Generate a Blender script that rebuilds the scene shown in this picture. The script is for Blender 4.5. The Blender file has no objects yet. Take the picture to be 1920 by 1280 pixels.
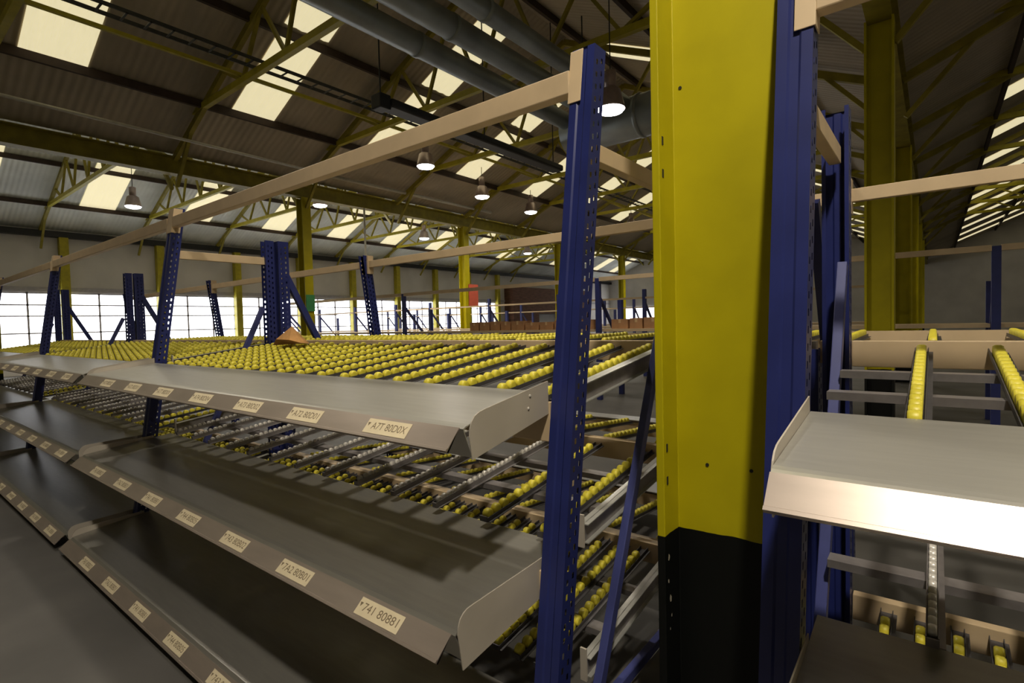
import bpy, bmesh, math, random
from mathutils import Vector, Matrix
random.seed(7)
S = bpy.context.scene
C = S.collection
R = math.radians
S.view_settings.view_transform = 'Standard'
S.view_settings.look = 'None'
S.view_settings.exposure = 0.0
S.view_settings.gamma = 1.0

# ------------------------------------------------------------------ camera
cd = bpy.data.cameras.new('camera'); cam = bpy.data.objects.new('camera', cd); C.objects.link(cam)
cd.sensor_width = 36.0; cd.lens = 36.0*1000/1920; cd.clip_start = 0.02; cd.clip_end = 300
cam.matrix_world = (Matrix.Translation((0, 0, 1.5)) @ Matrix.Rotation(R(38.4), 4, 'Z') @
                    Matrix.Rotation(math.pi/2-R(2.0), 4, 'X') @ Matrix.Rotation(-0.025, 4, 'Z'))
S.camera = cam

# ------------------------------------------------------------------ materials
def lin(c): return tuple(((x/255)/12.92 if x/255 <= .04045 else ((x/255+.055)/1.055)**2.4) for x in c)
def mat(name, col, rough=.5, metal=0.0, var=.12, scale=12.0, bump=0.0, stretch=(1,1,1), emit=0.0, spec=.5):
    m = bpy.data.materials.new(name); m.use_nodes = True
    nt = m.node_tree; b = nt.nodes['Principled BSDF']
    b.inputs['Roughness'].default_value = rough; b.inputs['Metallic'].default_value = metal
    b.inputs['Specular IOR Level'].default_value = spec
    tc = nt.nodes.new('ShaderNodeTexCoord'); mp = nt.nodes.new('ShaderNodeMapping')
    mp.inputs['Scale'].default_value = stretch
    nz = nt.nodes.new('ShaderNodeTexNoise'); nz.inputs['Scale'].default_value = scale; nz.inputs['Detail'].default_value = 5
    rp = nt.nodes.new('ShaderNodeValToRGB')
    rp.color_ramp.elements[0].position = .3; rp.color_ramp.elements[1].position = .7
    a = tuple(max(0, x*(1-var)) for x in col); d = tuple(min(1, x*(1+var)) for x in col)
    rp.color_ramp.elements[0].color = (*a, 1); rp.color_ramp.elements[1].color = (*d, 1)
    L = nt.links.new
    L(tc.outputs['Object'], mp.inputs['Vector']); L(mp.outputs['Vector'], nz.inputs['Vector'])
    L(nz.outputs['Fac'], rp.inputs['Fac']); L(rp.outputs['Color'], b.inputs['Base Color'])
    if bump:
        bp = nt.nodes.new('ShaderNodeBump'); bp.inputs['Strength'].default_value = bump; bp.inputs['Distance'].default_value = .01
        L(nz.outputs['Fac'], bp.inputs['Height']); L(bp.outputs['Normal'], b.inputs['Normal'])
    if emit:
        L(rp.outputs['Color'], b.inputs['Emission Color']); b.inputs['Emission Strength'].default_value = emit
    return m

M = {}
M['blue'] = mat('rack_blue_paint', (.018, .026, .135), .36, 0, .15, 6)
M['bluefar'] = mat('far_rack_blue_paint', (.024, .034, .16), .5, 0, .15, 6)
M['strut'] = mat('brace_blue_paint', (.05, .06, .20), .4, 0, .15, 6)
M['cream'] = mat('cream_beam_paint', (.62, .47, .29), .5, 0, .06, 8)
M['steel'] = mat('brushed_tray_steel', (.50, .50, .47), .34, .55, .05, 5, 0, (1, 10, 1))
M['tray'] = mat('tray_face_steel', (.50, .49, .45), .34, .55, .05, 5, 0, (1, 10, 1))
M['trayshade'] = mat('shaded_tray_steel', (.36, .35, .32), .36, .70, .05, 5, 0, (1, 10, 1))  # tray steel darkened for the lower decks, their shade put into the colour
M['panel'] = mat('side_panel_paint', (.50, .45, .38), .5, .1, .05, 6)
M['lip'] = mat('label_lip_steel', (.47, .40, .35), .36, .7, .08, 4, 0, (1, 6, 1))
M['rail'] = mat('galvanised_rail', (.30, .28, .28), .42, .6, .15, 20)
M['raildark'] = mat('dark_rail', (.10, .095, .10), .5, .4, .2, 20)
M['wheel'] = mat('yellow_wheel_plastic', (.72, .63, .055), .42, 0, .10, 30)
M['gwheel'] = mat('grey_wheel_plastic', (.66, .63, .58), .3, .2, .15, 30)
M['paper'] = mat('label_paper', (.72, .62, .42), .7, 0, .05, 20)
M['ink'] = mat('label_ink', (.20, .15, .09), .8, 0, .1, 20)
M['yellow'] = mat('yellow_steel_paint', (.42, .36, .012), .55, 0, .18, 5)
M['yellowdark'] = mat('old_yellow_paint', (.30, .25, .02), .6, 0, .25, 4)
M['hole'] = mat('dark_bolt_hole', (.015, .015, .006), .8, 0, .1, 20)
M['chip'] = mat('chipped_primer', (.40, .36, .28), .8, 0, .3, 30)
M['black'] = mat('black_enamel', (.012, .012, .013), .5, 0, .2, 10)
M['duct'] = mat('duct_zinc', (.30, .335, .33), .4, .4, .2, 2.0)
M['purlin'] = mat('purlin_red_oxide', (.055, .035, .026), .7, 0, .2, 5)
M['pipe'] = mat('pale_conduit', (.55, .53, .45), .5, 0, .1, 10)
M['tie'] = mat('tray_wire_dark', (.06, .06, .055), .6, .3, .2, 10)
M['lampmetal'] = mat('lamp_aluminium', (.45, .36, .34), .35, .5, .1, 12)
M['lampglass'] = mat('lamp_lens', (1, .97, .98), .4, 0, 0.0, 3, emit=14)
M['sky'] = mat('translucent_roof_panel', (.90, .80, .50), .6, 0, .05, 6, 0, (1, 14, 1), emit=.80)
M['pane'] = mat('daylit_glazing', (.93, .94, 1.0), .3, 0, .05, 1.5, emit=4.5)
M['wall'] = mat('cladding_grey', (.66, .63, .60), .8, 0, .10, .8)
M['brown'] = mat('brown_boarding', (.14, .065, .04), .8, 0, .35, 2, 0, (1, 1, 6))
M['card'] = mat('corrugated_cardboard', (.42, .22, .10), .8, 0, .15, 8)
M['cardorange'] = mat('orange_brown_card', (.58, .30, .10), .8, 0, .2, 14)
M['tape'] = mat('packing_tape', (.62, .42, .22), .4, 0, .05, 10)
M['red'] = mat('red_sign_paint', (.62, .12, .07), .5, 0, .08, 10)
M['green'] = mat('green_sign_paint', (.05, .30, .10), .5, 0, .08, 10)
M['mull'] = mat('window_bar_grey', (.42, .40, .42), .6, 0, .1, 10)

def corrugated(name, col, axis, freq, var=.2):
    m = mat(name, col, .75, 0, var, .7); nt = m.node_tree; b = nt.nodes['Principled BSDF']
    tc = nt.nodes.new('ShaderNodeTexCoord'); wv = nt.nodes.new('ShaderNodeTexWave')
    wv.wave_type = 'BANDS'; wv.bands_direction = axis; wv.inputs['Scale'].default_value = freq
    bp = nt.nodes.new('ShaderNodeBump'); bp.inputs['Strength'].default_value = .5; bp.inputs['Distance'].default_value = .03
    nt.links.new(tc.outputs['Object'], wv.inputs['Vector']); nt.links.new(wv.outputs['Fac'], bp.inputs['Height'])
    nt.links.new(bp.outputs['Normal'], b.inputs['Normal'])
    return m
M['roof'] = corrugated('roof_sheeting', (.44, .385, .30), 'Y', 2.2)
M['roof2'] = corrugated('window_lit_roof_sheeting', (.78, .80, .74), 'Y', 2.2)  # far bay sheeting made lighter, window light put into its colour
M['floor'] = mat('concrete_floor', (.095, .09, .083), .6, 0, .25, 1.6, .1)

# column paint: yellow above a hand-cut black band
def column_paint():
    m = mat('column_paint', (.47, .405, .004), .5, 0, .10, 4); nt = m.node_tree; b = nt.nodes['Principled BSDF']
    src = b.inputs['Base Color'].links[0].from_socket
    tc = nt.nodes.new('ShaderNodeTexCoord'); sp = nt.nodes.new('ShaderNodeSeparateXYZ')
    nz = nt.nodes.new('ShaderNodeTexNoise'); nz.inputs['Scale'].default_value = 9
    ad = nt.nodes.new('ShaderNodeMath'); ad.operation = 'MULTIPLY_ADD'; ad.inputs[1].default_value = .016
    gt = nt.nodes.new('ShaderNodeMath'); gt.operation = 'GREATER_THAN'; gt.inputs[1].default_value = .818
    mx = nt.nodes.new('ShaderNodeMix'); mx.data_type = 'RGBA'
    L = nt.links.new
    L(tc.outputs['Object'], sp.inputs[0]); L(tc.outputs['Object'], nz.inputs['Vector'])
    L(nz.outputs['Fac'], ad.inputs[0]); L(sp.outputs['Z'], ad.inputs[2]); L(ad.outputs[0], gt.inputs[0])
    L(gt.outputs[0], mx.inputs['Factor']); mx.inputs['A'].default_value = (.0035, .0042, .0035, 1); L(src, mx.inputs['B'])
    L(mx.outputs['Result'], b.inputs['Base Color'])
    return m
M['column'] = column_paint(); M['column'].node_tree.nodes['Principled BSDF'].inputs['Specular IOR Level'].default_value = .25

# ------------------------------------------------------------------ mesh helpers
class MB:
    def __init__(s): s.v = []; s.f = []; s.m = []; s.smooth = False
    def quad(s, pts, mi=0):
        n = len(s.v); s.v += [tuple(p) for p in pts]; s.f.append(tuple(range(n, n+len(pts)))); s.m.append(mi)
    def box(s, x0, x1, y0, y1, z0, z1, mi=0, sh=None):
        P = [(x, y, z) for z in (z0, z1) for (x, y) in ((x0, y0), (x1, y0), (x1, y1), (x0, y1))]
        if sh: P = [sh(p) for p in P]
        n = len(s.v); s.v += P
        for f in ((3, 2, 1, 0), (4, 5, 6, 7), (0, 1, 5, 4), (1, 2, 6, 5), (2, 3, 7, 6), (3, 0, 4, 7)):
            s.f.append(tuple(n+i for i in f)); s.m.append(mi)
        return s
    def prism(s, prof, x0, x1, mi=0):            # prof: closed (y, z) polygon extruded along x
        n = len(s.v); k = len(prof)
        s.v += [(x0, y, z) for y, z in prof] + [(x1, y, z) for y, z in prof]
        s.f.append(tuple(n+i for i in range(k))); s.m.append(mi)
        s.f.append(tuple(n+k+i for i in reversed(range(k)))); s.m.append(mi)
        for i in range(k):
            j = (i+1) % k; s.f.append((n+i, n+k+i, n+k+j, n+j)); s.m.append(mi)
        return s
    def bar(s, a, b, w, h=None, mi=0, up=(0, 0, 1)):   # rectangular bar between two points
        h = h or w; a = Vector(a); b = Vector(b); d = (b-a).normalized(); u = Vector(up)
        if abs(d.dot(u)) > .98: u = Vector((0, 1, 0))
        r = d.cross(u).normalized(); u = r.cross(d)
        n = len(s.v)
        for p in (a, b):
            for (i, j) in ((-1, -1), (1, -1), (1, 1), (-1, 1)): s.v.append(tuple(p+r*(i*w/2)+u*(j*h/2)))
        for f in ((0, 1, 2, 3), (7, 6, 5, 4), (0, 4, 5, 1), (1, 5, 6, 2), (2, 6, 7, 3), (3, 7, 4, 0)):
            s.f.append(tuple(n+i for i in f)); s.m.append(mi)
        return s
    def tube(s, a, b, r, seg=16, mi=0, caps=True, r2=None):
        a = Vector(a); b = Vector(b); d = (b-a).normalized(); u = Vector((0, 0, 1))
        if abs(d.dot(u)) > .98: u = Vector((0, 1, 0))
        x = d.cross(u).normalized(); y = x.cross(d); n = len(s.v); r2 = r if r2 is None else r2
        for p, q in ((a, r), (b, r2)):
            for i in range(seg):
                t = 2*math.pi*i/seg; s.v.append(tuple(p+x*(q*math.cos(t))+y*(q*math.sin(t))))
        for i in range(seg):
            j = (i+1) % seg; s.f.append((n+i, n+j, n+seg+j, n+seg+i)); s.m.append(mi)
        if caps:
            s.f.append(tuple(n+i for i in reversed(range(seg)))); s.m.append(mi)
            s.f.append(tuple(n+seg+i for i in range(seg))); s.m.append(mi)
        return s
    def lathe(s, prof, c=(0, 0, 0), axis='Z', seg=24, mi=0):   # prof: (radius, height)
        n = len(s.v); k = len(prof)
        for r, h in prof:
            for i in range(seg):
                t = 2*math.pi*i/seg; p = (r*math.cos(t), r*math.sin(t), h)
                if axis == 'X': p = (p[2], p[0], p[1])
                s.v.append((p[0]+c[0], p[1]+c[1], p[2]+c[2]))
        for a in range(k-1):
            for i in range(seg):
                j = (i+1) % seg; s.f.append((n+a*seg+i, n+a*seg+j, n+(a+1)*seg+j, n+(a+1)*seg+i)); s.m.append(mi)
        s.f.append(tuple(n+i for i in reversed(range(seg)))); s.m.append(mi)
        s.f.append(tuple(n+(k-1)*seg+i for i in range(seg))); s.m.append(mi)
        return s
    def mesh(s, name, mats, off=(0, 0, 0), smooth=False, fix=True):
        me = bpy.data.meshes.new(name)
        me.from_pydata([(x-off[0], y-off[1], z-off[2]) for x, y, z in s.v], [], s.f)
        for m in (mats if isinstance(mats, (list, tuple)) else [mats]): me.materials.append(m)
        for p, mi in zip(me.polygons, s.m): p.material_index = mi; p.use_smooth = smooth
        if fix:
            bm = bmesh.new(); bm.from_mesh(me); bmesh.ops.recalc_face_normals(bm, faces=bm.faces); bm.to_mesh(me); bm.free()
        me.update(); return me
def wloc(o):
    p = Vector((0, 0, 0))
    while o is not None: p += o.location; o = o.parent
    return p
def build(name, mb, m, parent=None, base=None, smooth=False, bevel=0, fix=True):
    """mesh given in world coordinates; base = origin of a top-level object"""
    if parent is not None: off = wloc(parent)
    elif base is not None: off = Vector(base)
    else:
        off = Vector((sum(v[0] for v in mb.v)/len(mb.v), sum(v[1] for v in mb.v)/len(mb.v), min(v[2] for v in mb.v)))
    o = bpy.data.objects.new(name, mb.mesh(name, m, off, smooth, fix)); C.objects.link(o)
    if parent is not None: o.parent = parent
    else: o.location = off
    if bevel:
        md = o.modifiers.new('bevel', 'BEVEL'); md.width = bevel; md.segments = 2; md.limit_method = 'ANGLE'
    return o
def tag(o, label=None, cat=None, group=None, kind=None):
    if label: o['label'] = label
    if cat: o['category'] = cat
    if group: o['group'] = group
    if kind: o['kind'] = kind
    return o
def empty(name, loc, label, cat, group=None):
    o = bpy.data.objects.new(name, None); C.objects.link(o); o.location = loc; o.empty_display_size = .1
    return tag(o, label, cat, group)
def struct(name, mb, m, **k): return tag(build(name, mb, m, **k), kind='structure')
def put(name, me, parent, loc, rot=None):
    o = bpy.data.objects.new(name, me); C.objects.link(o); o.parent = parent; o.location = loc
    if rot: o.rotation_euler = rot
    return o
ORD = ['first', 'second', 'third', 'fourth', 'fifth', 'sixth', 'seventh', 'eighth', 'ninth', 'tenth', 'eleventh', 'twelfth',
       'thirteenth', 'fourteenth', 'fifteenth', 'sixteenth', 'seventeenth', 'eighteenth', 'nineteenth', 'twentieth',
       'twenty-first', 'twenty-second', 'twenty-third', 'twenty-fourth', 'twenty-fifth', 'twenty-sixth', 'twenty-seventh',
       'twenty-eighth', 'twenty-ninth', 'thirtieth', 'thirty-first', 'thirty-second', 'thirty-third', 'thirty-fourth', 'thirty-fifth', 'thirty-sixth']

# ------------------------------------------------------------------ hall shell
VX = [-26.5, -13.5, -.53, 12.44]           # valley lines along Y
Y0, Y1 = -9.0, 50.0
VZ, PITCH = 5.5, .445
FRAMES = [1.72+3.15*k for k in range(-3, 15)]
struct('floor', MB().box(-27, 13, Y0-.3, Y1+.3, -.2, 0), M['floor'])
ri = 0
def zroof(x):
    for a, b in zip(VX, VX[1:]):
        if a <= x <= b: return VZ+PITCH*min(x-a, b-x)
    return VZ
for a, b in zip(VX, VX[1:]):
    r = (a+b)/2; zr = VZ+PITCH*(r-a)
    for (x0, x1, z0, z1) in ((a, r, VZ, zr), (r, b, zr, VZ)):
        mb = MB(); n = 0
        mb.prism([(0, 0), (1, 0), (1, 1), (0, 1)], 0, 1)
        mb.v = [(x0, Y0, z0), (x0, Y1, z0), (x0, Y1, z0+.12), (x0, Y0, z0+.12), (x1, Y0, z1), (x1, Y1, z1), (x1, Y1, z1+.12), (x1, Y0, z1+.12)]
        ri += 1
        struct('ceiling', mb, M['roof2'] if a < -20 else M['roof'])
# translucent roof strips
wn = 0
def strip(xa, xb, y, w):
    global wn
    wn += 1
    mb = MB(); za, zb = zroof(xa)-.012, zroof(xb)-.012
    k = 8
    n0 = len(mb.v)
    for i in range(k+1):
        yy = y+w*i/k; dz = -.018 if i % 2 else 0
        mb.v += [(xa, yy, za+dz), (xb, yy, zb+dz)]
    for i in range(k):
        mb.f.append((n0+2*i, n0+2*i+1, n0+2*i+3, n0+2*i+2)); mb.m.append(0)
    struct('window_%d' % wn, mb, M['sky'], fix=False)
for k in range(-3, 13):
    y = 5.45+3.42*k
    if y < Y0+.3: continue
    strip(-11.95, -9.78, y, .93); strip(-9.58, -7.65, y, .93)
    if k >= 2: strip(-6.3, -4.75, y-1.0, .93); strip(-4.4, -2.3, y-1.0, .93)
    strip(-17.6, -15.0, y+.3, 1.1); strip(-25.0, -21.5, y+.3, 1.1)
    strip(1.2, 4.6, y, .93); strip(7.3, 11.0, y, .93)
# walls
WX = -26.5
def wall_mb(pieces, x):
    mb = MB()
    for (ya, yb, za, zb) in pieces: mb.box(x-.2, x, ya, yb, za, zb)
    return mb
struct('wall_left', wall_mb([(Y0, Y1, 0, .9), (Y0, Y1, 3.1, VZ+.05), (Y0, 2.2, .9, 3.1), (31.6, Y1, .9, 3.1)], WX), M['wall'])
struct('wall_right', MB().box(12.44, 12.64, Y0, Y1, 0, VZ), M['wall'])
def gable(y):
    mb = MB(); mb.box(VX[0], VX[-1], y-.1, y+.1, 0, VZ)
    for a, b in zip(VX, VX[1:]):
        r = (a+b)/2; zr = VZ+PITCH*(r-a); n = len(mb.v)
        mb.v += [(a, y-.1, VZ), (b, y-.1, VZ), (r, y-.1, zr), (a, y+.1, VZ), (b, y+.1, VZ), (r, y+.1, zr)]
        for f in ((0, 1, 2), (5, 4, 3), (0, 3, 4, 1), (1, 4, 5, 2), (2, 5, 3, 0)): mb.f.append(tuple(n+i for i in f)); mb.m.append(0)
    return mb
struct('wall_far', gable(Y1), M['wall']); struct('wall_back', gable(Y0), M['wall'])
for k in range(9):
    y = 2.3+3.26*k; wn += 1
    w = struct('window_%d' % wn, MB().box(WX-.12, WX-.08, y+.1, y+3.1, .95, 3.05), M['pane'])
    fr = MB()
    for z in (.93, 1.55, 2.2, 2.62, 3.07): fr.box(WX-.07, WX-.01, y, y+3.2, z-.025, z+.025)
    for t in (0, 1.06, 2.13, 3.2): fr.box(WX-.07, WX-.01, y+t-.03, y+t+.03, .9, 3.1)
    build('window_frame', fr, M['mull'], parent=w)
# eaves line on the left wall
struct('trim_1', MB().box(WX+.005, WX+.3, Y0, Y1, 5.2, 5.42), M['black'])
struct('trim_2', MB().box(WX+.005, WX+.06, Y0, Y1, 3.15, 3.3), M['mull'])
# brown boarded section near the far corner
struct('trim_3', MB().box(WX+.005, WX+.9, 32.6, 44, 2.2, 4.3).box(WX+.005, WX+.9, 32.6, 36, 0, 2.2).box(WX+.005, WX+.9, 41, 44, 0, 2.2), M['brown'])
wn += 1
struct('window_%d' % wn, MB().box(-25.5, -13.5, Y1-.16, Y1-.11, 1.1, 2.7), M['pane'])

# ------------------------------------------------------------------ steel columns
def h_section(x0, x1, yc, wid, tf, tw, z0, z1, half=False):
    mb = MB(); y0, y1 = yc-wid/2, yc+wid/2
    P = [(x0, y0), (x0+tf, y0), (x0+tf, yc-tw/2), (x1-tf, yc-tw/2), (x1-tf, y0), (x1, y0), (x1, y1), (x1-tf, y1), (x1-tf, yc+tw/2), (x0+tf, yc+tw/2), (x0+tf, y1), (x0, y1)]
    if half: P = P[:3]+[(x1, yc-tw/2)]+P[6:]
    n = len(P); mb.v = [(x, y, z0) for x, y in P]+[(x, y, z1) for x, y in P]
    mb.f.append(tuple(reversed(range(n)))); mb.m.append(0); mb.f.append(tuple(range(n, 2*n))); mb.m.append(0)
    for i in range(n):
        j = (i+1) % n; mb.f.append((i, j, n+j, n+i)); mb.m.append(0)
    return mb
col = empty('steel_column', (-.53, 1.722, 0), 'big yellow H-section steel column with black painted base right beside the near rack', 'column')
build('column_shaft', h_section(-.693, -.350, 1.722, .25, .026, .02, 0, 5.035, True), M['column'], col, bevel=.003)
build('base_plate', MB().box(-.75, -.37, 1.57, 1.87, 0, .02), M['black'], col)
for (x, z) in ((-.642, 2.24), (-.57, 1.03), (-.437, 1.03)):
    build('bolt_hole', MB().tube((x, 1.7118, z), (x, 1.710, z), .0055, 12), M['hole'], col)
for (y, z) in ((1.622, 2.056), (1.622, 1.955), (1.622, 1.09), (1.622, .985)):
    b = MB().box(-.6675, -.6655, y-.005, y+.005, z-.013, z+.013); build('bolt_hole', b, M['hole'], col)
for (y, z, a) in ((1.625, .735, .014), (1.632, .60, .016), (1.62, .66, .008), (1.64, .54, .007), (1.628, .50, .006)):
    mb = MB(); n = 7; pts = []
    for i in range(n):
        t = 2*math.pi*i/n; q = a*(.55+.6*random.random()); pts.append((-.6662, y+.7*q*math.cos(t), z+q*math.sin(t)))
    mb.quad(pts); build('paint_chip', mb, M['chip'], col)

def far_column(x, y, label, wid=.25, dep=.3, cat='column', group=None, z1=5.035):
    o = build('steel_column', h_section(x-dep/2, x+dep/2, y, wid, .025, .02, 0, z1), M['column'], base=(x, y, 0))
    return tag(o, label, cat, group)
names = {8.02: 'yellow steel column rising behind the left end of the second cream beam',
         14.32: 'yellow steel column in mid hall with the red sign on its lower part',
         20.62: 'slim yellow column standing third along the inner valley girder',
         26.92: 'slim yellow column standing fourth along the inner valley girder',
         33.22: 'small far yellow column seen between blue upright and big yellow column',
         39.52: 'tiny far yellow column, last but one on the inner valley girder', 45.82: 'tiny far yellow column nearest the far end wall of hall'}
for y, l in names.items(): far_column(-13.5, y, l)
far_column(-13.5, 1.72, 'yellow column on the inner girder left of the cream beam end')
for k, y in enumerate((8.02, 14.32, 20.62, 26.92, 33.22)):
    far_column(-.53, y, ORD[k]+' yellow column behind the big yellow column in the same line')
for k in range(16):
    y = 2.27+3.26*k
    if k > 9: continue
    o = build('wall_pilaster', MB().box(WX+.02, WX+.3, y-.14, y+.14, 0, 5.2), M['yellow'], base=(WX+.16, y, 0))
    tag(o, ORD[k]+' yellow pilaster along the window wall counted from its near end', 'pilaster')
o = build('column_sign', MB().box(-13.34, -13.32, 14.35, 14.85, 2.15, 2.95), M['red']); tag(o, 'red rectangular sign fixed on a yellow column in mid hall', 'sign')
o = build('column_sign', MB().box(-13.34, -13.32, 7.9, 8.15, 1.95, 2.4), M['green']); tag(o, 'green sign on the yellow column left of the leaning brace', 'sign')

# ------------------------------------------------------------------ roof steel
for i, x in enumerate(VX[1:3]):
    mb = MB(); mb.box(x-.16, x+.16, Y0+.1, Y1-.1, 5.40, 5.42); mb.box(x-.01, x+.01, Y0+.1, Y1-.1, 5.06, 5.40); mb.box(x-.13, x+.13, Y0+.1, Y1-.1, 5.04, 5.06)
    mb.v = [(a, b, c+.0) for a, b, c in mb.v]
    tag(build('valley_girder', mb, M['yellowdark']), ['deep olive yellow girder along the inner roof valley above mid hall columns', 'deep olive yellow girder along the roof valley over the near column'][i], 'girder')
tn = 0
for bi, (a, b) in enumerate(zip(VX, VX[1:])):
    r = (a+b)/2
    bayname = ['pale far bay', 'dark middle bay', 'right-hand bay'][bi]
    proto = None
    ys = [y for y in FRAMES if Y0+.5 < y < 36]
    for k, y in enumerate(ys):
        t = empty('roof_truss', (a, y, VZ), ORD[k]+' yellow steel roof truss from the near end in the '+bayname, 'roof truss')
        if proto is None:
            proto = t
            zc = 6.12; d = (zc-VZ)/PITCH
            build('bottom_chord', MB().box(a+d-.25, b-d+.25, y-.05, y+.05, zc-.07, zc+.05), M['yellow'], t)
            rf = lambda x: zroof(x)-.17
            build('rafter', MB().bar((a+.1, y, rf(a+.1)), (r, y, rf(r)), .09, .13), M['yellowdark'], t)
            build('rafter', MB().bar((b-.1, y, rf(b-.1)), (r, y, rf(r)), .09, .13), M['yellowdark'], t)
            xs = [a+d+.5+(b-a-2*d-1)*q/6 for q in range(7)]
            for q in range(6):
                x = xs[q]; x2 = (xs[q]+xs[q+1])/2
                build('web_bar', MB().bar((x, y, zc), (x2, y, rf(x2)), .06, .06), M['yellowdark'], t)
                build('web_bar', MB().bar((x2, y, rf(x2)), (xs[q+1], y, zc), .06, .06), M['yellowdark'], t)
            build('knee_brace', MB().bar((a+.15, y, 4.75), (a+1.1, y, 5.85), .07, .07), M['yellowdark'], t)
            build('knee_brace', MB().bar((b-.15, y, 4.75), (b-1.1, y, 5.85), .07, .07), M['yellowdark'], t)
        else:
            for ch in proto.children:
                c = ch.copy(); C.objects.link(c); c.parent = t
    for j, dx in enumerate((1.67, 3.82, 5.97)):
        for sgn, base in ((1, a), (-1, b)):
            x = base+sgn*dx; z = zroof(x)
            tag(build('purlin', MB().box(x-.035, x+.035, Y0+.1, Y1-.1, z-.17, z-.02), M['purlin']),
                ['lowest', 'middle', 'highest'][j]+' dark purlin on the '+('left' if sgn > 0 else 'right')+' slope of the '+bayname, 'purlin')
tag(build('roof_tie', MB().box(-10.13, -10.07, Y0+.1, 40, 6.19, 6.25), M['yellow']), 'thin yellow tie running lengthwise above the truss chords at upper left', 'roof tie')
tag(build('roof_tie', MB().box(-16.93, -16.87, Y0+.1, 40, 6.19, 6.25), M['yellow']), 'thin yellow tie running lengthwise in the pale far roof bay', 'roof tie')
ct = MB(); ct.box(-9.62, -9.6, -4, 30, 6.18, 6.24); ct.box(-9.32, -9.3, -4, 30, 6.18, 6.24)
for k in range(110): ct.box(-9.62, -9.3, -4+.31*k, -3.97+.31*k, 6.18, 6.195)
tag(build('cable_ladder', ct, M['tie']), 'dark ladder-type cable tray running lengthwise under the roof at upper left', 'cable tray')
tag(build('conduit_pipe', MB().tube((-12.0, -2, 5.5), (-12.0, 7.6, 5.35), .03), M['pipe'], smooth=True), 'thin pale pipe crossing the roof space at upper left', 'pipe')
tag(build('conduit_pipe', MB().tube((-12.9, 8.3, 5.62), (-12.9, 15.2, 5.6), .05), M['pipe'], smooth=True), 'pale pipe above the valley girder behind the big cream beam', 'pipe')
for k, (x, z, dr, lab) in enumerate(((-5.94, 5.6, .168, 'leftmost of the three round zinc ducts running lengthwise under the roof'), (-5.24, 5.6, .170, 'middle of the three round zinc ducts running lengthwise under the roof'), (-4.62, 5.6, .140, 'rightmost of the three round zinc ducts running lengthwise under the roof'))):
    t = empty('ventilation_duct', (x, -6, z), lab, 'duct')
    build('duct_body', MB().tube((x, -6, z), (x, 9.42, z), dr, 28), M['duct'], t, smooth=True)
    for q in range(6):
        y = -5+q*2.6; build('duct_collar', MB().tube((x, y, z), (x, y+.07, z), dr+.012, 28), M['duct'], t, smooth=True)
t = empty('cross_duct', (-4.3, 9.85, 5.4), 'thick round zinc duct crossing behind the brightest lamp, right of the upright', 'duct')
build('duct_body', MB().tube((-6.12, 9.85, 5.45), (-1.9, 9.85, 5.45), .40, 32), M['duct'], t, smooth=True)
for q in range(4): build('duct_collar', MB().tube((-5.6+q*1.1, 9.85, 5.45), (-5.52+q*1.1, 9.85, 5.45), .415, 32), M['duct'], t, smooth=True)
for x in (-5.75, -3.0, -2.1): build('hanger_rod', MB().tube((x, 9.85, 5.84), (x, 9.85, zroof(x)-.004), .014, 8), M['black'], t)
t = empty('radiant_heater', (-6.9, 5.45, 5.0), 'long black tube heater hanging below the two zinc ducts', 'heater')
build('heater_tube', MB().box(-7.06, -6.74, 5.6, 10.6, 4.98, 5.12), M['black'], t, bevel=.04)
build('burner_box', MB().box(-7.02, -6.78, 5.4, 5.62, 4.93, 5.16), M['black'], t, bevel=.02)
for y in (5.5, 8.0, 10.4): build('hanger_rod', MB().tube((-6.9, y, 5.1), (-6.9, y, zroof(-6.9)-.005), .012, 8), M['black'], t)
# drop cables
tag(build('drop_rod', MB().tube((-13.4, 9.935, 2.62), (-13.4, 9.935, 5.04), .03, 8), M['pipe']), 'thin pale drop pipe hanging from the valley girder above the leaning far upright', 'pipe')

# ------------------------------------------------------------------ high-bay lamps
LAMPS = [(-4.10, 7.89, 4.9, 'brightest lit high-bay lamp just right of the blue upright'),
         (-10.2, 9.5, 5.55, 'lit high-bay lamp hanging below the middle of the big cream beam'),
         (-11.2, 12.8, 5.5, 'lit high-bay lamp further back, left of the pair near the upright'),
         (-11.5, 15.8, 5.5, 'small lit high-bay lamp, right of the pair near the upright'),
         (-15.98, 10.1, 5.55, 'lit high-bay lamp beside the left far yellow column'),
         (-14.9, 10.9, 5.55, 'lit high-bay lamp behind the valley girder in the pale bay'),
         (.72, -.36, 5.5, 'high-bay lamp hanging above the picking aisle'),
         (-2.6, 2.35, 5.6, 'high-bay lamp hanging directly over the near rack'),
         (-10.3, 21.5, 5.5, 'tiny far lit lamp beyond the mid hall pair'), (-10.3, 27.0, 5.5, 'tiny far lit lamp, second beyond the mid hall pair'),
         (-3.5, 19.0, 5.5, 'far lit lamp hanging beyond the branch duct'), (-3.5, 27.0, 5.5, 'farthest lit lamp beyond the branch duct'),
         (-18.5, 17.0, 5.5, 'far lit lamp in the pale roof bay'), (-18.5, 25.0, 5.5, 'farthest lit lamp in the pale roof bay'),
         (6.0, 5.0, 5.5, 'high-bay lamp over the rack right of the column'), (6.0, 14.0, 5.5, 'farther high-bay lamp over the right hand bay'),
         (-8.0, 1.0, 5.6, 'high-bay lamp over the left end of the near rack'), (-20.0, 6.0, 5.5, 'added lamp nearest the window wall, brightening the pale bay')]  # last lamp is an added one, to brighten the far bay
lp = None
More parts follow.
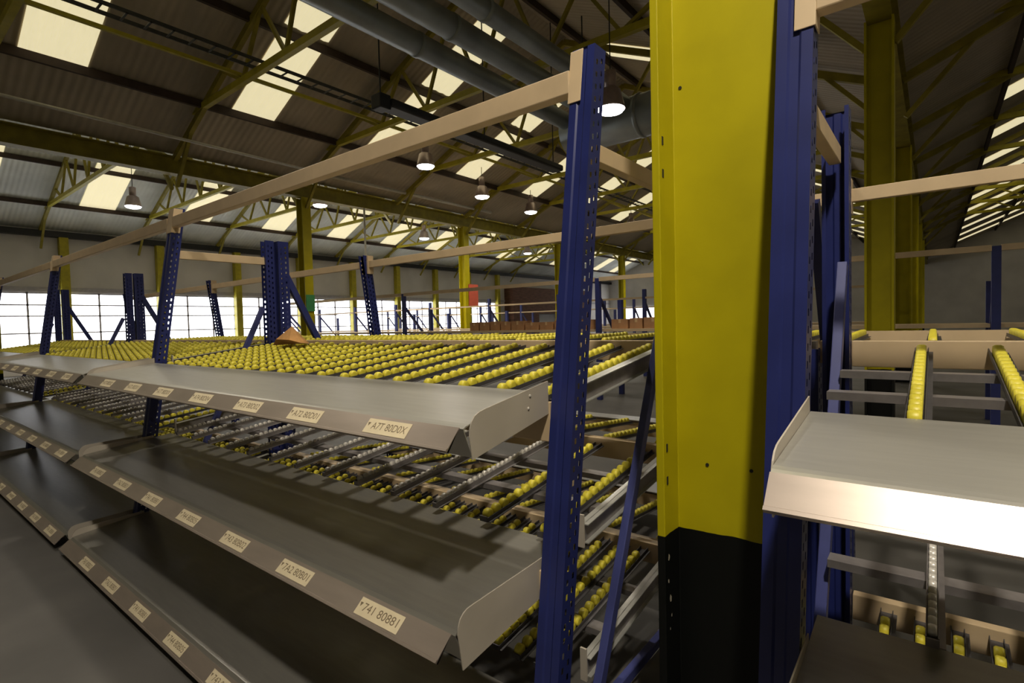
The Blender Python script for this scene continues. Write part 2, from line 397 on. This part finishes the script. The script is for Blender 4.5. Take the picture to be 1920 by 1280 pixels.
for i, (x, y, z, lab) in enumerate(LAMPS):
    t = empty('high_bay_lamp', (x, y, z), lab, 'lamp')
    h = zroof(x)-.1-z
    if lp is None:
        lp = t
        build('reflector', MB().lathe([(.10, .34), (.16, .30), (.225, .04), (.235, .0), (.222, .0), (.15, .27)], (x, y, z), seg=28), M['lampmetal'], t, smooth=True)
        build('lens', MB().lathe([(.215, .012), (.222, .0), (.19, -.04), (.1, -.065), (.01, -.07)], (x, y, z), seg=28), M['lampglass'], t, smooth=True)
        build('gear_housing', MB().lathe([(.05, .62), (.095, .60), (.095, .36), (.06, .34)], (x, y, z), seg=20), M['lampmetal'], t, smooth=True)
    else:
        for ch in lp.children:
            if ch.name.startswith('hanger'): continue
            c = ch.copy(); C.objects.link(c); c.parent = t
    build('hanger_rod', MB().tube((x, y, z+.6), (x, y, z+h), .01, 8), M['black'], t)
    ld = bpy.data.lights.new('lamp_beam', 'SPOT'); ld.spot_size = R(150); ld.spot_blend = .6; ld.shadow_soft_size = .13
    ld.energy = {6: 900, 7: 330, 12: 900, 13: 900, 17: 900, 4: 600, 5: 600, 8: 400, 9: 500, 11: 500}.get(i, 220); ld.color = (1, .90, .74)
    lo = bpy.data.objects.new('lamp_beam', ld); C.objects.link(lo); lo.location = (x, y, z-.1)

# ------------------------------------------------------------------ rack parts
LEAN = .15
def yf(z): return 1.31+LEAN*z                      # front face of the leaning near uprights
def perforated_upright(mb, x0, x1, yb, d, z0, z1, lean, sgn=1, pitch=.045, slots=True):
    """open channel: web plate facing the aisle at yb(z), two perforated flanges running back (sgn) by d"""
    def P(x, dy, z): return (x, yb+lean*z+sgn*dy, z)
    t = .004
    # web plate with a shallow central groove
    xs = [x0, x0+.028, x0+.034, x1-.034, x1-.028, x1]; dz = [0, 0, .005, .005, 0, 0]
    for i in range(5):
        mb.quad([P(xs[i], dz[i], z0), P(xs[i+1], dz[i+1], z0), P(xs[i+1], dz[i+1], z1), P(xs[i], dz[i], z1)])
        mb.quad([P(xs[i], dz[i]+t, z0), P(xs[i+1], dz[i+1]+t, z0), P(xs[i+1], dz[i+1]+t, z1), P(xs[i], dz[i]+t, z1)])
    mb.quad([P(x0, 0, z1), P(x1, 0, z1), P(x1, .012, z1), P(x0, .012, z1)])
    n = int((z1-z0)/pitch)
    h0, h1 = .0125, .0195
    for x, side in ((x0, 1), (x1, -1)):
        if not slots:
            for xx in (x, x+side*t): mb.quad([P(xx, 0, z0), P(xx, d, z0), P(xx, d, z1), P(xx, 0, z1)])
        else:
            ys = [0, d*.22, d*.36, d*.62, d*.76, d]
            for c, off in ((0, 0), (1, .013)):
                a, b = (0, d*.49) if c == 0 else (d*.49, d)
                ha, hb = (d*.22, d*.36) if c == 0 else (d*.63, d*.77)
                zc = z0
                mb.quad([P(x, a, z0), P(x, ha, z0), P(x, ha, z1), P(x, a, z1)])
                mb.quad([P(x, hb, z0), P(x, b, z0), P(x, b, z1), P(x, hb, z1)])
                for k in range(n):
                    zs = z0+k*pitch+off+.008; ze = zs+.019
                    mb.quad([P(x, ha, zc), P(x, hb, zc), P(x, hb, zs), P(x, ha, zs)]); zc = ze
                mb.quad([P(x, ha, zc), P(x, hb, zc), P(x, hb, z1), P(x, ha, z1)])
        mb.quad([P(x, d, z0), P(x+side*.014, d, z0), P(x+side*.014, d, z1), P(x, d, z1)])
    return mb
BAY = [(-1.02, -.93), (-4.77, -4.68), (-8.52, -8.43), (-12.27, -12.18)]
def near_frame(x0, x1, label, rear_top):
    xm = (x0+x1)/2
    t = empty('rack_frame', (xm, 1.31, 0), label, 'rack frame')
    build('front_upright', perforated_upright(MB(), x0, x1, 1.31, .078, .006, 2.468, LEAN), M['blue'], t, fix=False)
    build('rear_upright', perforated_upright(MB(), x0, x1, 2.475, .078, .006, rear_top, 0, -1), M['blue'], t, fix=False)
    build('diagonal_brace', MB().bar((xm+.029, 1.585, .05), (xm+.029, 2.36, 1.69 if rear_top > 2 else 1.28), .032, .042), M['strut'], t, bevel=.003)
    build('diagonal_brace', MB().bar((xm, 1.40, .055), (xm, 2.40, .055), .032, .042), M['strut'], t, bevel=.003)
    build('foot_plate', MB().box(x0-.02, x1+.02, 1.30, 1.41, 0, .006), M['blue'], t)
    build('foot_plate', MB().box(x0-.02, x1+.02, 2.38, 2.50, 0, .006), M['blue'], t)
    return t
near_frame(*BAY[0], 'tall dark blue perforated rack frame leaning back beside the yellow column', 2.29)
near_frame(*BAY[1], 'blue perforated rack frame at the left end of the near bay', 2.29)
near_frame(*BAY[2], 'blue perforated rack frame second from the left end of the near rack', 2.29)
near_frame(*BAY[3], 'blue perforated rack frame at the far left end of the near rack', 2.29)
near_frame(-.345, -.255, 'blue rack frame standing right of the yellow column', 2.29)
near_frame(3.405, 3.495, 'blue rack frame at the right end of the right hand bay', 2.29)

def top_beam(xl, xr, label):
    t = empty('shelf_beam', ((xl+xr)/2, 1.66, 2.32), label, 'beam')
    build('beam_tube', MB().box(xl+.004, xr-.004, 1.655, 1.705, 2.313, 2.395), M['cream'], t, bevel=.004)
    sh = lambda p: (p[0], p[1]+LEAN*p[2], p[2])
    for (a, b) in ((xr-.006, xr+.046), (xl-.046, xl+.006)):
        pl = MB().box(a, b, 1.31-.005, 1.31-.0008, 2.272, 2.463, sh=sh)
        if a > xl: pl.box(a, a+.004, 1.31-.004, 1.31+.06, 2.272, 2.463, sh=sh)
        else: pl.box(b-.004, b, 1.31-.004, 1.31+.06, 2.272, 2.463, sh=sh)
        build('end_connector', pl, M['cream'], t, bevel=.0015)
top_beam(-4.68, -1.02, 'large cream box beam fixed at the top of the near blue upright')
top_beam(-8.43, -4.77, 'cream top beam of the second bay, beyond the near bay')
top_beam(-12.18, -8.52, 'cream top beam of the farthest left bay')
top_beam(-.255, 3.405, 'cream top beam of the bay right of the column')
for (x, lab) in ((-.975, 'cream depth tie behind the top of the near blue upright'), (-4.725, 'cream depth tie at the left frame of the near bay'), (-.30, 'cream depth tie on the frame right of the column')):
    tag(build('depth_tie', MB().box(x-.02, x+.02, 1.70, 2.40, 2.075, 2.14), M['cream'], bevel=.003), lab, 'beam')

# wheels and lanes
def wheel_mesh(r, w, m, name):
    return MB().lathe([(r*.45, -w/2), (r*.82, -w/2), (r, -w*.28), (r, w*.28), (r*.82, w/2), (r*.45, w/2)], axis='X', seg=14).mesh(name, m, smooth=True)
WY = wheel_mesh(.0215, .028, M['wheel'], 'roller_wheel'); WG = wheel_mesh(.0145, .018, M['gwheel'], 'skate_wheel')
def lane_rail(L, w=.042, h=.032, top=-.012):
    mb = MB(); t = .0025
    mb.box(-w/2, w/2, 0, L, -h, -h+t); mb.box(-w/2, -w/2+t, 0, L, -h, top); mb.box(w/2-t, w/2, 0, L, -h, top)
    mb.box(-w/2, w/2, -.004, 0, -h, -.008); mb.box(w/2, w/2+.012, 0, L, -h, -h+t)
    return mb
TILT = math.atan(.13)
cache = {}
def lane_meshes(L, grey):
    k = (round(L, 3), grey)
    if k not in cache:
        cache[k] = [lane_rail(L, .026 if grey else .040, .03, -.006 if grey else -.013).mesh('rail', M['rail'] if grey else M['raildark'])]
        p = .0335 if grey else .05; n = int((L-.03)/p); z = -.004 if grey else -.009
        mb = MB(); src = WG if grey else WY
        for q in range(n):
            n0 = len(mb.v); mb.v += [(v.co.x, v.co.y+.025+q*p, v.co.z+z) for v in src.vertices]
            for f in src.polygons: mb.f.append(tuple(n0+i for i in f.vertices)); mb.m.append(0)
        cache[k] += [mb.mesh('roller_wheels', M['gwheel'] if grey else M['wheel'], smooth=True), p, n, z]
    return cache[k]
def lane(x, y, z, L, label, group, grey=False, single=True, tilt=TILT):
    t = empty('roller_lane', (x, y, z), label, 'roller track', group); t.rotation_euler = (tilt, 0, 0)
    me = lane_meshes(L, grey)
    put('rail', me[0], t, (0, 0, 0))
    if single:
        for q in range(me[3]): put('skate_wheel' if grey else 'roller_wheel', WG if grey else WY, t, (0, .025+q*me[2], me[4]))
    else: put('roller_wheels', me[1], t, (0, 0, 0))
    return t
# wheel-top height of each deck at its front, tray rear line, beams
DECKS = [dict(n='top', y=1.500, z=1.262, sp=.2), dict(n='middle', y=1.535, z=.757, sp=.277), dict(n='bottom', y=1.535, z=.262, sp=.104)]
YR = 2.42
def label_mesh(text, w, h):
    cu = bpy.data.curves.new('glyphs', 'FONT'); cu.body = text; cu.size = h*.66; cu.align_x = 'CENTER'; cu.align_y = 'CENTER'; cu.fill_mode = 'FRONT'
    ob = bpy.data.objects.new('glyphs', cu); C.objects.link(ob)
    dg = bpy.context.evaluated_depsgraph_get(); me = bpy.data.meshes.new_from_object(ob.evaluated_get(dg))
    bpy.data.objects.remove(ob)
    bw = max(v.co.x for v in me.vertices)-min(v.co.x for v in me.vertices); f = min(1.25, (w*.80)/bw)
    mb = MB(); mb.box(-w/2, w/2, -h/2, h/2, 0, .0006, 0)
    n0 = len(mb.v); mb.v += [(v.co.x*f+w*.045, v.co.y*1.05, .0009) for v in me.vertices]
    for p in me.polygons: mb.f.append(tuple(n0+i for i in p.vertices)); mb.m.append(1)
    # arrow mark at the left end of each label
    x = -w/2+.012; mb.quad([(x-.008, h*.22, .0009), (x+.006, h*.22, .0009), (x-.001, -h*.05, .0009)], 1)
    return mb.mesh('shelf_label', [M['paper'], M['ink']], fix=False)
def tray(xl, xr, lv, label, codes, labs=None, parts=True):
    if lv == 0: f, r, lt, lb, dz, dy = (1.100, 1.216), (1.492, 1.262), (1.074, 1.206), (1.020, 1.149), 0, 0
    else: f, r, lt, lb, dz, dy = (1.045, .655), (1.575, .709), (1.019, .641), (.957, .590), 0, 0
    if lv == 2: dz, dy = -.555, -.085
    sh = lambda p: (p[0]+dy, p[1]+dz)
    t = empty('pick_tray', ((xl+xr)/2, sh(f)[0], sh(f)[1]), label, 'tray')
    xa, xb = xl+.014, xr-.014
    # sloping face with the rolled front edge and a skirt
    top = [r, f, (f[0]-.014, f[1]-.004), lt, (lt[0]+.004, lt[1]-.012), (lt[0]+.035, lt[1]-.088)]
    th = .003; n = len(top); mb = MB()
    pts = [sh(p) for p in top]; low = [(p[0]+(.003 if i > 1 else 0), p[1]-(th if i < 4 else 0)) for i, p in enumerate(pts)]
    for i in range(n-1):
        for A in (pts, low):
            mb.quad([(xa, *A[i]), (xb, *A[i]), (xb, *A[i+1]), (xa, *A[i+1])])
    for x in (xa, xb):
        for i in range(n-1): mb.quad([(x, *pts[i]), (x, *pts[i+1]), (x, *low[i+1]), (x, *low[i])])
    mb.quad([(xa, *pts[0]), (xb, *pts[0]), (xb, *low[0]), (xa, *low[0])])
    build('tray_face', mb, M['tray'] if lv == 0 else M['trayshade'], t, fix=False)
    # label holder lip, leaning out
    LT, LB = sh(lt), sh(lb); d = Vector((LB[0]-LT[0], LB[1]-LT[1])).normalized(); nn = Vector((d[1], -d[0]))
    if nn[1] < 0: nn = -nn
    xe = xr-.024
    o = .002
    lipb = MB(); q = lambda p, s, u=0: (p[0]+nn[0]*s+d[0]*u, p[1]+nn[1]*s+d[1]*u)
    prof = [q(LT, o), q(LB, o), q(LB, o+.004), q(LB, o+.004, -.007), q(LB, .004, -.008), (q(LT, .004, .006)), q(LT, .007, .006), q(LT, .007)]
    prof = [q(LT, .006), q(LB, .006), (q(LB, .006)[0]+.008, q(LB, .006)[1]-.007), (q(LB, .002)[0]+.008, q(LB, .002)[1]-.005), q(LB, .002), q(LT, .002)]
    lipb.prism(prof, xa, xe)
    ridge = [q(LB, .006, -.010), q(LB, .009, -.008), q(LB, .009, 0), q(LB, .006, 0)]; lipb.prism(ridge, xa, xe)
    lipo = build('label_lip', lipb, M['lip'], t)
    # end panels with the rounded front top corner
    if lv == 0: P = [(1.105, 1.112), (1.095, 1.178), (1.098, 1.203), (1.106, 1.222), (1.120, 1.237), (1.140, 1.246), (1.160, 1.250), (1.49, 1.300), (1.49, 1.188)]
    else: P = [(1.043, .533), (1.0265, .640), (1.029, .662), (1.037, .680), (1.050, .692), (1.066, .6985), (1.086, .7005), (1.41, .7105), (1.46, .713), (1.46, .586)]
    P = [sh(p) for p in P]
    for (a, b) in ((xr-.013, xr-.0095), (xl+.0095, xl+.013)):
        build('end_panel', MB().prism(P, a, b), M['panel'], t)
    if lv == 0:
        for (y, z) in ((1.385, 1.262), (1.375, 1.222)):
            build('rivet', MB().lathe([(.005, 0), (.005, .002), (.002, .0035)], (xr-.0095, y, z), 'X', 10), M['gwheel'], t)
    # card labels in the holder
    if codes:
        xs = labs or [xr-.3-.47*i for i in range(int((xr-xl-.3)/.47))]
        ang = math.atan2(d[1], -d[0])
        for i, x in enumerate(xs):
            me = label_mesh(codes[i % len(codes)], .205, .052)
            c = q(((LT[0]+LB[0])/2, (LT[1]+LB[1])/2), .0065, -.002)
            l = bpy.data.objects.new('shelf_label', me); C.objects.link(l); l.parent = lipo
            # local x -> +X, local y -> up the lip, local z -> outward
            ux = Vector((1, 0, 0)); uy = Vector((0, -d[0], -d[1])); uz = Vector((0, nn[0], nn[1]))
            mt = Matrix((( ux[0], uy[0], uz[0]), (ux[1], uy[1], uz[1]), (ux[2], uy[2], uz[2]))).to_4x4()
            mt.translation = Vector((x, c[0], c[1]))-wloc(lipo); l.matrix_local = mt
    return t
CU = ['A7T 80D0X', 'A72 80D01', 'A73 80D02', 'A74 80D04']
CL = ['741 80881', '7A2 80B01', '743 80B02', '744 80B05']

def deck(xl, xr, di, bay, single, group_extra=''):
    D = DECKS[di]; L = (YR+.03-D['y'])/math.cos(TILT); nm = D['n']
    zb = lambda y: D['z']+.13*(y-D['y'])
    n = int((xr-xl-.04)/D['sp'])+1
    for i in range(n):
        x = xr-(.012 if di == 0 else .055)-.028-D['sp']*i-(.03 if di == 2 else 0)
        if x < xl+.03: break
        grey = (di == 1 and i >= 2)
        if di == 0 and i == 0: x = xr-.036
        lab = '%s %s-wheel roller track from the right on the %s deck of the %s' % (ORD[i], 'grey' if grey else 'yellow', nm, bay)
        lane(x, D['y'], D['z'], L, lab, None, grey, single)
    # support beams: rear (cream), front (cream, below the lane noses)
    zr = zb(YR)
    tag(build('deck_beam', MB().box(xl+.003, xr-.003, YR+.031, YR+.075, zr-.085, zr+.015 if di else 1.397), M['cream'], bevel=.003), 'cream rear beam carrying the %s deck of the %s' % (nm, bay), 'beam')
    zf = D['z']-.032
    yb = yf(zf-.06)+.005
    tag(build('deck_beam', MB().box(xl+.003, xr-.003, yb, yb+.045, (.03 if di == 2 else zf-.14), (.115 if di == 2 else zf-.05) if di else zf-.001+.13*(yb-D['y'])), M['cream'], bevel=.003), 'cream front beam below the %s deck of the %s' % (nm, bay), 'beam')
    for k, y in enumerate((1.86, 2.15)):
        z = zb(y)-.034
        tag(build('cross_bar', MB().box(xl+.002, xr-.002, y-.03, y+.03, z-.028, z-.004), M['rail']), '%s grey cross bar under the %s deck of the %s' % (['front', 'rear'][k], nm, bay), 'cross bar')
    # galvanised deck side rail along the right hand frame
    t = empty('deck_side_rail', (xr+.03, 1.66, zb(1.66)), 'grey channel rail along the right edge of the %s deck of the %s' % (nm, bay), 'side rail')
    a, b = 1.645, 2.38
    prof = [(a, zb(a)-.075), (b, zb(b)-.075), (b, zb(b)-.004), (a, zb(a)-.004)]
    build('rail_web', MB().prism(prof, xr+.024, xr+.028), M['rail'], t)
    for dz in (-.075, -.008):
        prof = [(a, zb(a)+dz), (b, zb(b)+dz), (b, zb(b)+dz+.004), (a, zb(a)+dz+.004)]
        build('rail_flange', MB().prism(prof, xr+.004, xr+.045), M['steel'], t)
    build('end_plate', MB().box(xr+.004, xr+.03, a-.008, a, zb(a)-.09, zb(a)+.03), M['panel'], t)

bays = [(-4.68, -1.02, 'near bay', True), (-.255, 3.405, 'right-hand bay', True), (-8.43, -4.77, 'second bay', False), (-12.18, -8.52, 'farthest bay', False)]
for (xl, xr, bay, single) in bays:
    for di in range(3): deck(xl, xr, di, bay, single)
    main = bay == 'near bay'
    tray(xl, xr, 0, 'steel pick tray at the front of the top deck of the '+bay, CU, [-1.332, -1.80, -2.235, -2.7, -3.17, -3.63, -4.1] if main else None)
    tray(xl, xr, 1, 'steel pick tray at the front of the middle deck of the '+bay, CL, [-1.325, -1.808, -2.28, -2.75, -3.22, -3.69, -4.16] if main else None)
    tray(xl, xr, 2, 'steel pick tray at the front of the bottom deck of the '+bay, CL)

# orange-brown card scrap standing on the rear of the top deck
mb = MB(); bx, by, bz = -3.96, 2.2, 1.368
A = [(bx-.18, by-.05, bz), (bx-.04, by+.02, bz+.135), (bx+.03, by, bz+.15), (bx+.19, by-.02, bz+.02), (bx+.10, by+.1, bz+.01), (bx-.12, by+.09, bz+.005), (bx-.09, by-.07, bz+.05), (bx+.09, by-.06, bz+.045)]
for f in ((0, 6, 1), (6, 7, 2, 1), (7, 3, 2), (0, 1, 5), (1, 2, 4, 5), (2, 3, 4), (0, 5, 4, 3, 7, 6)): mb.quad([A[i] for i in f])
tag(build('card_wrapper', mb, M['cardorange']), 'crumpled orange-brown card wrapper lying on the left of the top deck', 'card')

# ------------------------------------------------------------------ mirrored rack behind (faces the other way)
def mirror_frame(x, label, tall):
    t = empty('rack_frame', (x, 2.6, 0), label, 'rack frame')
    zt = 2.29 if tall else 1.36
    build('rear_upright', perforated_upright(MB(), x-.045, x+.045, 2.50, .10, 0, zt, 0, 1), M['blue'], t, fix=False)
    build('front_upright', perforated_upright(MB(), x-.045, x+.045, 3.80, .085, 0, 2.24, -.13, -1), M['blue'], t, fix=False)
    build('diagonal_brace', MB().bar((x+.02, 2.58, 1.98), (x+.02, 2.95, 1.25), .04, .055), M['bluefar'], t)
    build('diagonal_brace', MB().bar((x, 2.95, 1.25), (x, 3.70, .3), .04, .05), M['bluefar'], t)
    return t
for (x, lab, tl) in ((-4.70, 'blue double perforated upright with slanting brace behind the top deck at left', True), (-8.45, 'blue frame of the back-to-back rack, second from left', True), (-12.2, 'blue frame of the back-to-back rack, at far left end', True), (-.70, 'blue frame of the back-to-back rack hidden behind the column', False), (3.4, 'blue frame at the right end of the back-to-back rack', False)):
    if x == -.70: x = -.42
    mirror_frame(x, lab, tl)
for (xl, xr, lab) in ((-4.655, -.465, 'second cream beam, thin and long, beyond the near top beam'), (-8.405, -4.745, 'cream top beam of the back-to-back rack left of the double upright'), (-12.155, -8.495, 'cream top beam at the far left of the back-to-back rack'), (-.375, 3.355, 'cream top beam of the back-to-back rack right of the column')):
    t = empty('shelf_beam', ((xl+xr)/2, 3.5, 2.12), lab, 'beam')
    build('beam_tube', MB().box(xl, xr, 3.47, 3.51, 2.115, 2.185), M['cream'], t, bevel=.003)
    for x in (xl, xr-.02): build('end_connector', MB().box(x, x+.02, 3.46, 3.53, 2.05, 2.24), M['cream'], t)
for (xl, xr, bay) in ((-4.655, -.465, 'back-to-back rack, middle bay'), (-8.405, -4.745, 'back-to-back rack, left bay'), (-.375, 3.355, 'back-to-back rack, right bay')):
    n = int((xr-xl-.1)/.3)
    for i in range(n+1):
        lane(xr-.06-.3*i, 2.60, 1.395, .93, '%s yellow roller track from the right, %s' % (ORD[i], bay), None, False, False, tilt=.010)
    if 'middle' in bay:
        for zz, nm in ((.86, 'middle level'), (.36, 'lowest level')):
            for i in range(n+1):
                lane(xr-.06-.3*i, 2.60, zz, .93, '%s yellow roller track from the right on the %s of the back-to-back rack' % (ORD[i], nm), None, False, False, tilt=-.08)
            tag(build('deck_beam', MB().box(xl, xr, 2.55, 2.595, zz-.09, zz), M['cream']), 'cream rear beam on the %s of the back-to-back rack' % nm, 'beam')
            t = empty('pick_tray', ((xl+xr)/2, 3.56, zz-.09), 'grey tray on the far side of the back-to-back rack, %s' % nm, 'tray')
            build('tray_face', MB().prism([(3.53, zz-.082), (3.92, zz-.13), (3.92, zz-.134), (3.53, zz-.086)], xl, xr), M['steel'], t)
            build('label_lip', MB().prism([(3.92, zz-.13), (3.97, zz-.19), (3.965, zz-.194), (3.915, zz-.134)], xl, xr), M['lip'], t)
            tag(build('deck_beam', MB().box(xl, xr, 3.54, 3.58, zz-.19, zz-.10), M['cream']), 'cream front beam on the %s of the back-to-back rack' % nm, 'beam')
    tag(build('deck_beam', MB().box(xl, xr, 2.55, 2.595, 1.30, 1.392), M['cream']), 'cream rear beam of the '+bay, 'beam')
    tag(build('deck_beam', MB().box(xl, xr, 3.54, 3.58, 1.30, 1.405), M['cream']), 'cream front beam of the '+bay, 'beam')
    tag(build('cross_bar', MB().box(xl, xr, 3.04, 3.10, 1.32, 1.3695), M['rail']), 'grey cross bar of the '+bay, 'cross bar')

# ------------------------------------------------------------------ rack rows further back
def far_frame(x, y, h, label, brace=1, depth=.9, w=.09, group=None):
    t = empty('rack_frame', (x, y, 0), label, 'rack frame', group)
    build('upright', MB().box(x-w/2, x+w/2, y, y+.08, 0, h), M['bluefar'], t)
    build('upright', MB().box(x-w/2, x+w/2, y+depth, y+depth+.08, 0, h*.83), M['bluefar'], t)
    build('diagonal_brace', MB().bar((x, y+.05, h*.86), (x, y+depth, h*.45), .05), M['bluefar'], t)
    build('diagonal_brace', MB().bar((x, y+.05, h*.1), (x, y+depth, h*.45), .05), M['bluefar'], t)
def row(y, xs, h, zb, nm, decks=(1.34,), beamz=.07):
    for k, x in enumerate(xs): far_frame(x, y, h, '%s blue braced rack frame from the left in the %s' % (ORD[k], nm))
    for k, (a, b) in enumerate(zip(xs, xs[1:])):
        tag(build('shelf_beam', MB().box(a+.045, b-.045, y-.01, y+.05, zb, zb+beamz), M['cream']), '%s cream top beam from the left in the %s' % (ORD[k], nm), 'beam')
        for z in decks:
            tag(build('shelf_deck', MB().box(a+.05, b-.05, y+.085, y+.89, z-.05, z), M['cream']), '%s flat deck from the left in the %s' % (ORD[k], nm), 'shelf')
row(8.9, [-16.2, -10.55, -4.98, .6, 6.0], 2.3, 2.24, 'second rack row', beamz=.075)
row(13.2, [-24, -21.3, -18.7, -16.1, -14.2, -11.4, -8.7, -6.0, -3.3, -.9], 2.3, 2.05, 'third rack row', beamz=.05)
row(19.5, [-24.5, -22, -19.5, -17.4, -14.9, -12.2, -10.6, -9.3, -8.2, -7.1, -6.0, -4.9, -3.8], 2.35, 1.95, 'fourth rack row', beamz=.05)
# cardboard boxes along the second row
bn = 0
x = -8.4
while x < -2.2:
    w = .24+.1*random.random(); h = .15+.06*random.random(); d = .3
    if not (-5.2 < x+w/2 < -4.75 or -5.1 < x < -4.8):
        y = 9.03+.05*random.random()
        t = empty('cardboard_box', (x+w/2, y+d/2, 1.34), '%s brown cardboard box from the left on the second rack row' % ORD[bn], 'box')
        build('carton', MB().box(x, x+w, y, y+d, 1.34, 1.34+h), M['card'], t)
        build('tape_strip', MB().box(x+w/2-.025, x+w/2+.025, y-.001, y+d+.001, 1.34+h*.6, 1.342+h), M['tape'], t)
        bn += 1
    x += w+.04

# ------------------------------------------------------------------ world
w = bpy.data.worlds.new('world'); S.world = w; w.use_nodes = True
bg = w.node_tree.nodes['Background']; bg.inputs[0].default_value = (.8, .86, 1, 1); bg.inputs[1].default_value = .6
